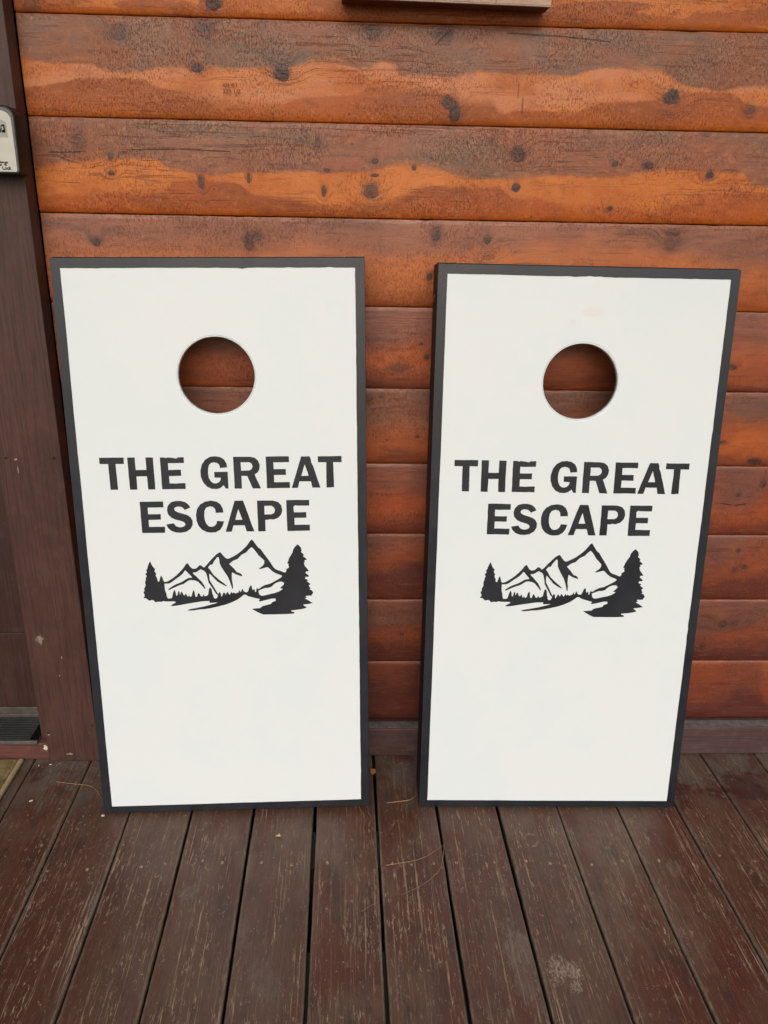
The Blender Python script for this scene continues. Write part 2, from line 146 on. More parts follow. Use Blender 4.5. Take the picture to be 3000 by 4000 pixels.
def text_mesh(s, size, ext=0.0002, off=0.0, align='LEFT'):
    cu = bpy.data.curves.new('t', 'FONT'); cu.body = s; cu.size = size; cu.extrude = ext; cu.offset = off; cu.align_x = align
    o = bpy.data.objects.new('tmp', cu); C.objects.link(o); bpy.context.view_layer.update()
    me = bpy.data.meshes.new_from_object(o.evaluated_get(bpy.context.evaluated_depsgraph_get()))
    bpy.data.objects.remove(o); bpy.data.curves.remove(cu)
    return me
STAND = Matrix(((1, 0, 0, 0), (0, 0, -1, 0), (0, 1, 0, 0), (0, 0, 0, 1)))   # XY drawing -> upright XZ, its +Z facing -Y
def tube(pts, rads, n=6):
    bm = bmesh.new(); rings = []
    for i, p in enumerate(pts):
        p = Vector(p); a = Vector(pts[max(0, i - 1)]); b = Vector(pts[min(len(pts) - 1, i + 1)])
        t = (b - a).normalized(); s = t.cross(Vector((0, 0, 1)))
        s = s.normalized() if s.length > 1e-6 else Vector((1, 0, 0)); u = s.cross(t)
        rings.append([bm.verts.new(p + (s * math.cos(k * 2 * math.pi / n) + u * math.sin(k * 2 * math.pi / n)) * rads[i]) for k in range(n)])
    for a, b in zip(rings, rings[1:]):
        for k in range(n): bm.faces.new((a[k], a[(k + 1) % n], b[(k + 1) % n], b[k]))
    bm.faces.new(rings[0][::-1]); bm.faces.new(rings[-1])
    me = bpy.data.meshes.new('m'); bm.to_mesh(me); bm.free()
    for p in me.polygons: p.use_smooth = True
    return me
def ellipses(n, x, z, lst, wob=None):
    """lst of (X, Z, rx, rz, strength, slope): soft-edged spots, returns (mask, nearest distance)"""
    mask = None; dmin = None
    for (X, Z, rx, rz, s, sl) in lst:
        dx = n.m_('SUBTRACT', x, X); dz = n.m_('SUBTRACT', z, Z)
        if sl: dz = n.m_('MULTIPLY_ADD', dx, -sl, dz)
        v = n.comb(n.m_('MULTIPLY', dx, 1 / rx), n.m_('MULTIPLY', dz, 1 / rz), 0.0)
        d = n.v_('LENGTH', v)
        if wob is not None: d = n.m_('ADD', d, wob)
        k = n.ss(d, 1.10, 0.80 if s > 0.75 else 0.5, 0, s)
        mask = k if mask is None else n.m_('MAXIMUM', mask, k)
        dmin = d if dmin is None else n.m_('MINIMUM', dmin, d)
    return mask, dmin
# ---------------------------------------------------------------- materials
def siding_mat(i):
    """stained log siding, one row: weathered upper part, sapwood band, heartwood below"""
    n = NT('siding_row'); x, y, z = n.xyz()
    zt, zl = DATA['ZB'][i], DATA['ZB'][i + 1]
    t = n.m_('DIVIDE', n.m_('SUBTRACT', zt, z), zt - zl)
    P = n.comb(x, n.m_('ADD', y, i * 3.7), z)
    # knots
    ks = [(k[0], k[1], k[2], k[3], k[4], 0) for k in DATA['K'] if zl < k[1] < zt]
    cs = []
    for c in DATA['CR']:
        for a, b in zip(c, c[1:]):
            if zl < (a[1] + b[1]) / 2 < zt:
                dx, dz = b[0] - a[0], b[1] - a[1]
                if abs(dx) > abs(dz) * 0.6: cs.append(((a[0] + b[0]) / 2, (a[1] + b[1]) / 2, abs(dx) * 0.6, 0.0013, 1.0, dz / dx))
                else: cs.append(((a[0] + b[0]) / 2, (a[1] + b[1]) / 2, 0.0018, abs(dz) * 0.6, 0.55, 0))
    P0 = P
    if ks:
        wob = n.m_('MULTIPLY', n.m_('SUBTRACT', n.noise(P, 60.0, 4, 0.65), 0.5), 1.3)
        km, kd = ellipses(n, x, z, ks, wob)
        P = n.v_('ADD', P, n.comb(0.0, 0.0, n.m_('MULTIPLY', n.ss(kd, 4.0, 0.5), 0.022)))
    big = n.noise(P, (3.0, 3, 14.0), 4, 0.6)
    big2 = n.noise(P, (7.0, 3, 9.0), 4, 0.65, 0, (9.1, 0, 3.3))
    grain = n.noise(P, (8.0, 3, 190.0), 5, 0.65, 0.8)
    kerf = n.noise(P0, (330.0, 3, 150.0), 4, 0.66, 0.0)
    kerf2 = n.noise(P0, (480.0, 3, 190.0), 3, 0.5, 0.0, (3, 1, 7))
    wav = n.noise(P0, (26.0, 3, 50.0), 6, 0.72)
    vein = n.noise(P, (3.5, 3, 42.0), 5, 0.62, 1.1, (5, 5, 1))
    fib = n.noise(P, (60.0, 3, 900.0), 2, 0.5)
    sharp = (0.012, 0.015) if i in (1, 2) else (0.10, 0.05)
    amp = 0.09 if i in (1, 2) else 0.30
    # palettes: weathered, weathered2, sap, heart
    pal = {0: ((166, 98, 44), (158, 86, 36), (210, 116, 34), (184, 90, 8)),
           1: ((134, 86, 58), (150, 86, 48), (210, 122, 54), (180, 88, 12)),
           2: ((142, 86, 56), (156, 88, 54), (208, 116, 38), (178, 84, 12)),
           3: ((156, 94, 66), (142, 86, 60), (194, 108, 52), (166, 84, 34)),
           4: ((146, 86, 66), (130, 80, 60), (180, 92, 46), (146, 70, 34)),
           5: ((136, 82, 58), (114, 74, 54), (180, 92, 42), (138, 64, 30)),
           6: ((134, 76, 56), (116, 68, 52), (168, 80, 38), (114, 50, 30)),
           7: ((130, 74, 52), (110, 66, 50), (154, 74, 36), (102, 46, 32)),
           8: ((124, 72, 54), (104, 62, 48), (140, 68, 36), (92, 42, 30)),
           9: ((154, 82, 46), (130, 72, 46), (132, 62, 34), (88, 40, 30))}[i]
    K_ = 1.0
    c1, c2, c3, c4 = [lin(*p, k=K_) for p in pal]
    if i == 0:
        m1 = 1.0; tt = n.m_('MULTIPLY_ADD', n.m_('SUBTRACT', big, 0.5), 1.2, t); m2 = n.ss(tt, 0.8, 0.83)
    else:
        f1, f2 = DATA['ROWS'][i]
        xs = n.m_('DIVIDE', x, 1.8)
        w_ = n.m_('MULTIPLY', n.m_('SUBTRACT', wav, 0.5), amp)
        w_ = n.m_('MULTIPLY_ADD', n.m_('SUBTRACT', kerf, 0.5), 0.07, w_)
        k1 = n.m_('SUBTRACT', n.m_('ADD', t, w_), n.curve(xs, [(p[0] / 1.8, p[1]) for p in f1]))
        k2 = n.m_('SUBTRACT', n.m_('ADD', t, n.m_('MULTIPLY', w_, 0.7)), n.curve(xs, [(p[0] / 1.8, p[1]) for p in f2]))
        soft = n.ss(n.noise(P0, (5, 3, 9), 3, 0.6, 0, (6, 2, 4)), 0.42, 0.66, sharp[0], sharp[0] * 3.0 + 0.03)
        m1 = n.ss(k1, n.m_('MULTIPLY', soft, -1.3), soft); m2 = n.ss(k2, n.m_('MULTIPLY', soft, -1.0), n.m_('MULTIPLY', soft, 1.6))
    wea = n.mix(n.ss(big2, 0.40, 0.62), c1, c2)
    olive = lin(104, 82, 58) if i in (1, 2) else lin(112, 74, 62)
    wea = n.mix(n.ss(big, 0.50, 0.70, 0, 0.75), wea, olive)
    wea = n.mix(n.ss(n.noise(P, (70, 3, 70), 5, 0.75), 0.58, 0.72, 0, 0.40 if i < 4 else 0.1), wea, lin(166, 118, 88))
    sap = n.mix(n.ss(big2, 0.35, 0.7, 0, 0.7), c3, c4)
    hea = n.mix(n.ss(big, 0.35, 0.65), c4, tuple(c * 0.72 for c in c4[:3]) + (1,))
    if i == 1:   # the pinkish sapwood streaks
        sap = n.mix(n.ss(n.noise(P, (4, 3, 24), 4, 0.6, 0, (2, 2, 2)), 0.48, 0.56, 0, 0.8), sap, lin(206, 126, 78))
    if i > 3: # dark heart bands in the lower rows
        hea = n.mix(n.ss(vein, 0.46, 0.60, 0, 0.7), hea, lin(92, 44, 36))
        wea = n.mix(n.ss(vein, 0.50, 0.64, 0, 0.65), wea, lin(100, 60, 54))
    else:
        wea = n.mix(n.ss(vein, 0.52, 0.62, 0, 0.35), wea, lin(96, 66, 52))
    col = n.mix(m1, wea, sap); col = n.mix(m2, col, hea)
    # a darker line where the wood changes
    if i in (1, 2):
        ln = n.m_('MULTIPLY', n.ss(n.m_('ABSOLUTE', k1), 0.03, 0.0), n.ss(big2, 0.45, 0.6, 0.0, 0.6))
        col = n.mix(ln, col, lin(112, 60, 34))
    # blotchy stain take-up
    mo = n.noise(P, (16, 3, 34) if i < 3 else (5, 3, 44), 6, 0.68, 0.3, (3, 9, 2)); mo2 = n.noise(P, (60, 3, 90) if i < 3 else (22, 3, 120), 5, 0.7, 0, (1, 2, 9))
    col = n.mix(n.ss(mo, 0.50, 0.66, 0, 0.50), col, n.mix(1.0, col, (0.62, 0.50, 0.44, 1), 'MULTIPLY'))
    col = n.mix(n.ss(mo2, 0.54, 0.70, 0, 0.45), col, n.mix(1.0, col, (0.50, 0.42, 0.38, 1), 'MULTIPLY'))
    col = n.mix(n.ss(mo2, 0.46, 0.34, 0, 0.10 if i > 2 else 0.30), col, lin(200, 130, 82))
    # grain, saw marks and fibres
    gpatch = n.ss(n.noise(P, (2.2, 3, 12), 3, 0.6, 0, (1, 4, 8)), 0.44, 0.60)
    gl = n.m_('MULTIPLY', n.ss(grain, 0.54, 0.64), gpatch)
    col = n.mix(n.m_('MULTIPLY', gl, 0.55), col, lin(88, 46, 32))
    kpatch = n.ss(n.noise(P, (6, 3, 16), 3, 0.6, 0, (7, 1, 2)), 0.36, 0.60, 0.10, 1.0)
    kl = n.m_('MULTIPLY', n.ss(kerf, 0.52, 0.63), kpatch)
    low = i > 2
    col = n.mix(n.m_('MULTIPLY', kl, 0.32 if low else 0.58), col, lin(96, 46, 26))
    kl2 = n.ss(kerf2, 0.60, 0.72); col = n.mix(n.m_('MULTIPLY', kl2, 0.30), col, lin(112, 50, 24))
    khi = n.m_('MULTIPLY', n.ss(kerf, 0.45, 0.34), kpatch); col = n.mix(n.m_('MULTIPLY', khi, 0.08 if low else 0.28), col, lin(206, 136, 92))
    v = n.new('ShaderNodeTexVoronoi'); v.feature = 'F1'; n.put(v.inputs['Vector'], n.v_('MULTIPLY', P, (38, 1, 26))); v.inputs['Scale'].default_value = 1.0
    pit = n.m_('MULTIPLY', n.ss(n.m_('ADD', v.outputs['Distance'], n.m_('MULTIPLY', kerf, 0.12)), 0.17, 0.10), n.ss(big2, 0.46, 0.6))
    col = n.mix(n.m_('MULTIPLY', pit, 0.6), col, lin(84, 38, 20))
    hgt = None
    if ks:
        halo = n.m_('MULTIPLY', n.ss(kd, 2.6, 0.9), n.ss(n.noise(P, (18, 3, 60), 3), 0.35, 0.65, 0.08, 0.60))
        col = n.mix(halo, col, lin(86, 48, 36))
        kc = n.mix(n.ss(n.noise(P, (120, 3, 120), 4, 0.7), 0.35, 0.7), lin(62, 35, 27), lin(98, 58, 42))
        col = n.mix(km, col, kc)
        ring = n.m_('MULTIPLY', n.ss(n.m_('ABSOLUTE', n.m_('SUBTRACT', kd, 1.0)), 0.2, 0.03), 0.3)
        col = n.mix(n.m_('MULTIPLY', ring, n.ss(big2, 0.35, 0.5)), col, lin(48, 24, 20))
        hgt = n.m_('MULTIPLY', ring, -1.0)
    if cs:
        cw = n.m_('MULTIPLY', n.m_('SUBTRACT', n.noise(P, 45.0, 3, 0.6), 0.5), 2.2)
        cm, _ = ellipses(n, x, z, cs, cw)
        col = n.mix(n.m_('MULTIPLY', cm, 0.85), col, lin(42, 24, 22))
        hgt = n.m_('MULTIPLY_ADD', cm, -1.2, hgt if hgt is not None else 0.0)
    # crisp arris: light caught along the board's top edge, painted in as a paler line
    col = n.mix(n.ss(n.m_('ADD', t, n.m_('MULTIPLY', n.m_('SUBTRACT', wav, 0.5), 0.02)), 0.022, 0.006, 0, 0.35), col, lin(186, 122, 92))
    h = n.m_('ADD', n.m_('MULTIPLY', kl, -0.5), n.m_('MULTIPLY', gl, -0.35))
    h = n.m_('MULTIPLY_ADD', fib, 0.4, h)
    h = n.m_('MULTIPLY_ADD', pit, -0.6, h)
    if hgt is not None: h = n.m_('ADD', h, hgt)
    n.bump(h, 0.0009, 0.8)
    r = n.ss(big2, 0.3, 0.7, 0.34, 0.50)
    return n.fin(col, r, 0.5)

def deck_mat():
    n = NT('deck_paint'); x, y, z = n.xyz()
    u = n.m_('SUBTRACT', n.m_('MULTIPLY_ADD', y, GY, x), D0)
    q = n.m_('DIVIDE', u, DP); fl = n.m_('FLOOR', q); fr = n.m_('SUBTRACT', q, fl)
    wn = n.new('ShaderNodeTexWhiteNoise'); wn.noise_dimensions = '1D'; n.put(wn.inputs['W'], n.m_('ADD', fl, 3.5))
    rnd = wn.outputs[0]
    P = n.comb(n.m_('MULTIPLY_ADD', fl, 1.37, u), y, n.m_('ADD', z, n.m_('MULTIPLY', rnd, 9.0)))
    P2 = n.comb(u, y, z)
    a = n.noise(P, (9, 3.5, 3), 4, 0.6)
    b = n.noise(P2, (4, 4, 3), 4, 0.6, 0, (4, 2, 1))
    c = n.noise(P, (26, 10, 3), 5, 0.7, 0, (8, 3, 1))
    fine = n.noise(P, (420, 60, 3), 3, 0.6)
    col = n.mix(n.ss(b, 0.38, 0.62), lin(92, 67, 53), lin(82, 51, 38))
    col = n.mix(n.ss(a, 0.46, 0.64, 0, 0.85), col, lin(80, 38, 25))
    col = n.mix(n.ss(c, 0.48, 0.68, 0, 0.8), col, lin(54, 40, 34))
    col = n.mix(n.m_('MULTIPLY', n.ss(rnd, 0.2, 1.0), 0.35), col, lin(82, 64, 54))
    # redder, glossier paint out to the far left and right corners
    side = n.m_('ADD', n.ss(x, 0.42, 0.0), n.ss(x, 1.22, 1.6))
    sidey = n.m_('MULTIPLY', side, n.ss(n.m_('MULTIPLY_ADD', b, 0.6, y), 0.02, -0.28))
    col = n.mix(n.m_('MULTIPLY', sidey, 0.65), col, lin(72, 34, 20))
    # trodden dust lying against the wall
    dust = n.m_('MULTIPLY', n.ss(n.m_('MULTIPLY_ADD', n.m_('SUBTRACT', c, 0.5), 0.35, y), -0.26, -0.10), n.ss(n.noise(P2, (14, 14, 3), 5, 0.65, 0.4, (1, 7, 2)), 0.34, 0.58))
    col = n.mix(n.m_('MULTIPLY', dust, 0.75), col, lin(92, 84, 76))
    # wear through the paint along the grain
    patch = n.ss(n.noise(P, (14, 3.0, 3), 5, 0.7, 0.3, (3, 3, 6)), 0.42, 0.64, 0.10, 1.0)
    away = n.ss(y, -0.20, -0.30, 0.45, 1.0)
    s1 = n.ss(n.noise(P, (250, 3.6, 3), 5, 0.7, 0.25), 0.55, 0.615)
    s2 = n.ss(n.noise(P, (200, 34, 3), 5, 0.72, 0.4, (2, 8, 3)), 0.56, 0.62)
    sc = n.m_('MULTIPLY', n.m_('MULTIPLY', n.m_('MAXIMUM', s1, s2), patch), away)
    tan = n.mix(n.ss(fine, 0.4, 0.6), lin(134, 108, 90), lin(172, 146, 116))
    col = n.mix(n.m_('MULTIPLY', sc, 0.85), col, tan)
    dk_ = n.ss(n.noise(P, (300, 14, 3), 4, 0.6, 0.2, (5, 5, 5)), 0.54, 0.66); col = n.mix(n.m_('MULTIPLY', dk_, 0.45), col, lin(52, 34, 28))
    # chips and scuffs
    ch = n.noise(P, (130, 60, 3), 5, 0.7, 0.8, (6, 1, 4))
    chp = n.m_('MULTIPLY', n.ss(ch, 0.60, 0.66), n.ss(n.noise(P2, (10, 10, 3), 4, 0.6, 0, (6, 6, 6)), 0.38, 0.58)); chp = n.m_('MULTIPLY', chp, n.ss(x, 0.55, 0.1, 0.8, 1.3)); chp = n.m_('MINIMUM', chp, 1.0)
    col = n.mix(n.m_('MULTIPLY', chp, 0.75), col, lin(148, 128, 110))
    sp = n.new('ShaderNodeTexVoronoi'); sp.feature = 'F1'; n.put(sp.inputs['Vector'], n.v_('ADD', n.v_('MULTIPLY', P, (55, 42, 1)), n.comb(n.m_('MULTIPLY', ch, 0.3), 0, 0))); sp.inputs['Scale'].default_value = 1.0
    dots = n.m_('MULTIPLY', n.ss(sp.outputs['Distance'], 0.10, 0.05), n.ss(a, 0.52, 0.6))
    col = n.mix(n.m_('MULTIPLY', dots, 0.5), col, lin(168, 150, 128))
    # bare worn plank edges
    e = n.m_('ABSOLUTE', n.m_('SUBTRACT', fr, 0.5))
    ed = n.ss(n.m_('MULTIPLY_ADD', n.m_('SUBTRACT', n.noise(P, (60, 12, 3), 4, 0.7), 0.5), 0.05, e), 0.435, 0.465)
    col = n.mix(n.m_('MULTIPLY', ed, n.ss(y, 0.0, -0.5, 0.25, 0.75)), col, n.mix(n.ss(fine, 0.35, 0.65), lin(84, 70, 60), lin(120, 102, 84)))
    # spilled stains
    S = DATA['misc']['stains']
    wob = n.m_('MULTIPLY', n.m_('SUBTRACT', n.noise(P2, 24.0, 6, 0.75), 0.5), 4.2)
    st, _ = ellipses(n, x, y, [(S[0][0], S[0][1], 0.034, 0.060, 0.75, 0), (S[1][0], S[1][1], 0.024, 0.05, 0.55, 0), (S[3][0], S[3][1], 0.03, 0.05, 0.4, 0), (0.42, -0.58, 0.02, 0.05, 0.4, 0), (0.30, -0.47, 0.02, 0.02, 0.5, 0), (0.94, -0.33, 0.03, 0.015, 0.4, 0), (1.33, -0.42, 0.02, 0.025, 0.5, 0), (0.12, -0.50, 0.02, 0.03, 0.6, 0)], wob)
    st = n.m_('MULTIPLY', st, n.ss(n.noise(P2, (120, 40, 3), 5, 0.7, 0.4, (4, 4, 9)), 0.34, 0.62, 0.15, 0.85)); col = n.mix(st, col, lin(110, 98, 86))
    st2, _ = ellipses(n, x, y, [(S[2][0], S[2][1], 0.09, 0.05, 0.8, 0), (1.42, -0.17, 0.05, 0.04, 0.7, 0)], wob)
    st2 = n.m_('MULTIPLY', st2, n.ss(c, 0.36, 0.56, 0.25, 1.0)); col = n.mix(st2, col, lin(60, 28, 22))
    wob3 = n.m_('MULTIPLY', n.m_('SUBTRACT', n.noise(P2, (150, 90, 3), 4, 0.8, 1.0), 0.5), 5.0)
    st3, _ = ellipses(n, x, y, [(S[4][0] - 0.012, S[4][1] + 0.004, 0.020, 0.024, 0.8, 0), (S[4][0] + 0.016, S[4][1] - 0.004, 0.013, 0.017, 0.9, 0), (S[4][0] + 0.012, S[4][1] - 0.03, 0.01, 0.014, 0.8, 0)], wob3)
    st3 = n.m_('MULTIPLY', st3, n.ss(n.noise(P2, (260, 120, 3), 4, 0.7, 0.8, (2, 2, 9)), 0.40, 0.58, 0.1, 1.0)); col = n.mix(st3, col, lin(150, 134, 116))
    # a knot ring in one plank
    dk = n.v_('LENGTH', n.comb(n.m_('MULTIPLY', n.m_('SUBTRACT', x, S[5][0]), 62.0), n.m_('MULTIPLY', n.m_('SUBTRACT', y, S[5][1]), 48.0), 0.0))
    dk = n.m_('MULTIPLY_ADD', n.m_('SUBTRACT', c, 0.5), 0.9, dk)
    kr = n.m_('MULTIPLY', n.ss(n.m_('ABSOLUTE', n.m_('SUBTRACT', dk, 0.9)), 0.22, 0.04), n.ss(ch, 0.40, 0.58))
    col = n.mix(n.m_('MULTIPLY', kr, 0.6), col, lin(140, 118, 98))
    nl, _ = ellipses(n, x, y, [(p[0], p[1], 0.0034, 0.0044, 0.9, 0) for p in DATA['misc']['nails'][:14]], n.m_('MULTIPLY', n.m_('SUBTRACT', ch, 0.5), 2.0))
    nl2, _ = ellipses(n, x, y, [(p[0], p[1], 0.0034, 0.0044, 0.9, 0) for p in DATA['misc']['nails'][14:]], n.m_('MULTIPLY', n.m_('SUBTRACT', ch, 0.5), 2.0))
    nl = n.m_('MAXIMUM', nl, nl2)
    nl = n.m_('MULTIPLY', nl, n.ss(n.noise(P2, (160, 120, 3), 3, 0.6), 0.36, 0.52, 0.1, 1.0)); col = n.mix(nl, col, n.mix(n.ss(fine, 0.4, 0.6), lin(128, 90, 76), lin(168, 146, 120)))
    h = n.m_('MULTIPLY_ADD', sc, -0.5, n.m_('MULTIPLY', fine, 0.5)); h = n.m_('MULTIPLY_ADD', chp, -0.5, h)
    h = n.m_('MULTIPLY_ADD', nl, -0.8, h)
    n.bump(h, 0.0009, 0.8)
    r = n.m_('ADD', n.ss(a, 0.3, 0.7, 0.36, 0.55), n.m_('MULTIPLY', n.m_('MAXIMUM', sc, dust), 0.25))
    return n.fin(col, r, 0.45)

def trim_mat(name, c0, c1, c2, vertical=True, chips=0.0, rough=0.55, bare=(170, 150, 130), marks=()):
    n = NT(name); x, y, z = n.xyz()
    P = n.pos
    sc = (260, 260, 9) if vertical else (9, 260, 260)
    g = n.noise(P, sc, 4, 0.65, 0.3); g2 = n.noise(P, tuple(s * 0.4 for s in sc), 3, 0.6, 0, (3, 3, 3))
    b = n.noise(P, 6.0, 4, 0.6); d = n.noise(P, 30.0, 5, 0.7, 0, (4, 1, 1))
    col = n.mix(n.ss(b, 0.35, 0.65), lin(*c0), lin(*c1)); col = n.mix(n.ss(d, 0.45, 0.7, 0, 0.6), col, lin(*c2))
    col = n.mix(n.m_('MULTIPLY', n.ss(g, 0.48, 0.62), 0.6), col, tuple(c * 0.5 for c in lin(*c0)[:3]) + (1,))
    col = n.mix(n.m_('MULTIPLY', n.ss(g, 0.42, 0.28), 0.25), col, lin(*[min(255, c * 1.4) for c in c0]))
    h = n.m_('MULTIPLY_ADD', g2, 0.5, n.m_('MULTIPLY', g, 0.5))
    if chips:
        k = n.noise(P, 85.0, 5, 0.75, 0.5, (9, 2, 5))
        m = n.m_('MULTIPLY', n.ss(k, 0.70, 0.73), chips); col = n.mix(m, col, lin(*bare))
    if marks:
        wv = n.m_('MULTIPLY', n.m_('SUBTRACT', n.noise(P, 170.0, 4, 0.75), 0.5), 3.2)
        for c_, ms in marks:
            mk, _ = ellipses(n, n.m_('ADD', x, 0.7), z, ms, wv); col = n.mix(mk, col, lin(*c_))
    n.bump(h, 0.0008, 0.7)
    return n.fin(col, rough, 0.4)

def white_mat(seed, warm):
    n = NT('white_paint'); x, y, z = n.xyz()      # board coordinates: x across, z up the board
    P = n.v_('ADD', n.pos, (seed, seed, seed))
    b = n.noise(P, 5.0, 4, 0.6); r = n.noise(P, (600, 600, 20), 3, 0.6)
    col = n.mix(n.ss(b, 0.35, 0.65), lin(222, 230, 229), lin(226, 230, 228))
    wv = n.m_('MULTIPLY', n.m_('SUBTRACT', n.noise(P, 9.0, 4, 0.6), 0.5), 2.0)
    st, _ = ellipses(n, x, z, [(a, c, rx, rz, s * 0.7, 0) for a, c, rx, rz, s in warm], wv)
    col = n.mix(st, col, lin(226, 208, 192))
    k = n.noise(P, (300, 300, 60), 4, 0.7, 1.2, (2, 5, 1)); k2 = n.noise(P, 6.0, 2, 0.5, 0, (8, 8, 1))
    col = n.mix(n.m_('MULTIPLY', n.m_('MULTIPLY', n.ss(k, 0.76, 0.80), n.ss(k2, 0.5, 0.6)), 0.45), col, lin(150, 148, 140))
    n.bump(n.m_('MULTIPLY_ADD', r, 0.6, n.noise(P, 300.0, 3, 0.6)), 0.0004, 0.35)
    return n.fin(col, 0.36, 0.45)

def black_mat(name='black_paint', base=(19, 23, 31), chips=0.5, rough=0.36):
    n = NT(name)
    g = n.noise(n.pos, 260.0, 4, 0.65); b = n.noise(n.pos, 12.0, 4, 0.6)
    col = n.mix(n.ss(b, 0.35, 0.65), lin(*base), lin(*[c + 7 for c in base]))
    k = n.noise(n.pos, 120.0, 4, 0.75, 0.6, (3, 4, 5)); k2 = n.noise(n.pos, 14.0, 2, 0.5, 0, (1, 9, 2))
    col = n.mix(n.m_('MULTIPLY', n.m_('MULTIPLY', n.ss(k, 0.70, 0.74), n.ss(k2, 0.52, 0.6)), chips), col, lin(150, 140, 128))
    n.bump(g, 0.0006, 0.5)
    return n.fin(col, n.ss(b, 0.3, 0.7, rough - 0.04, rough + 0.08), 0.58 if name == 'black_paint' else 0.3)

def simple(name, rgb, rough=0.5, spec=0.5, metal=0.0, var=0.25, sc=40.0, bump=0.0):
    n = NT(name); a = n.noise(n.pos, sc, 4, 0.6)
    k = lin(*rgb); col = n.mix(n.ss(a, 0.3, 0.7), k, tuple(c * (1 - var) for c in k[:3]) + (1,))
    if bump: n.bump(a, bump, 0.6)
    return n.fin(col, rough, spec, metal)

# ---------------------------------------------------------------- ground far below and outside the porch
g = simple('leaf_litter', (110, 98, 66), 0.9, 0.2, 0, 0.5, 1.5)
bm = bmesh.new(); vs = [bm.verts.new(p) for p in ((-400, -400, -0.75), (400, -400, -0.75), (400, 400, -0.75), (-400, 400, -0.75))]; bm.faces.new(vs)
me = bpy.data.meshes.new('m'); bm.to_mesh(me); bm.free()
tag(link('ground', me, g), kind='structure')
# ---------------------------------------------------------------- deck
random.seed(11)
gapw = {0: 3.5, 1: 3.5, 2: 3.5, 3: 4.5, 4: 6, 5: 7.5, 6: 6.5, 7: 6.5, 8: 6.5, 9: 3.5, 10: 4, 11: 4.5, 12: 3.5, 13: 3.5}
bm = bmesh.new()
YE, YS = 0.02, -3.0
ys = [YE - k * 0.03 for k in range(int((YE + 1.2) / 0.03))] + [-1.5, -2.0, YS]
prof_n = 4
for i in range(-8, 20):
    gl = gapw.get(i, 4.0) / 2000; gr = gapw.get(i + 1, 4.0) / 2000
    xl0 = D0 + DP * i + gl; xr0 = D0 + DP * (i + 1) - gr
    phl, phr = random.random() * 6, random.random() * 6
    dz = random.uniform(-0.0012, 0.0)
    rings = []
    for yy in ys:
        jl = 0.0006 * math.sin(yy * 9 + phl) + random.uniform(-0.0004, 0.0004); jr = 0.0006 * math.sin(yy * 8 + phr) + random.uniform(-0.0004, 0.0004)
        xl = xl0 + jl - GY * yy; xr = xr0 + jr - GY * yy
        r = 0.0045
        pts = [(xl, -0.036)]
        for k in range(prof_n + 1):
            a = math.pi - k / prof_n * math.pi / 2
            pts.append((xl + r + r * math.cos(a), -r + r * math.sin(a)))
        pts.append(((xl + xr) / 2, 0.0002))
        for k in range(prof_n + 1):
            a = math.pi / 2 - k / prof_n * math.pi / 2
            pts.append((xr - r + r * math.cos(a), -r + r * math.sin(a)))
        pts.append((xr, -0.036))
        rings.append([bm.verts.new((p[0], yy, p[1] + dz - 0.0002)) for p in pts])
    for a, b in zip(rings, rings[1:]):
        for k in range(len(a) - 1):
            f = bm.faces.new((a[k], b[k], b[k + 1], a[k + 1])); f.smooth = True
        bm.faces.new((a[-1], b[-1], b[0], a[0]))
    bm.faces.new(rings[0]); bm.faces.new(rings[-1][::-1])
bmesh.ops.recalc_face_normals(bm, faces=bm.faces)
me = bpy.data.meshes.new('m'); bm.to_mesh(me); bm.free()
DECK = tag(link('deck', me, deck_mat()), kind='structure')
joist_m = simple('old_timber', (60, 48, 40), 0.85, 0.2, 0, 0.4, 20)
tag(link('deck_joists', boxes([(-1.3, 2.6, y0, y0 + 0.038, -0.24, -0.0365) for y0 in (-0.02, -0.41, -0.82, -1.22, -1.63, -2.04, -2.45, -2.85)], 0.0), joist_m), kind='structure')

roof_m = simple('shade_roof_boards', (150, 128, 104), 0.8, 0.2, 0, 0.3, 3)
tag(link('added_shade_roof', boxes([(-2.6, 4.2, -1.55, 0.14, 3.02, 3.10)], 0.0), roof_m), kind='structure')  # unseen roof, added above the view to shade the wall and deck
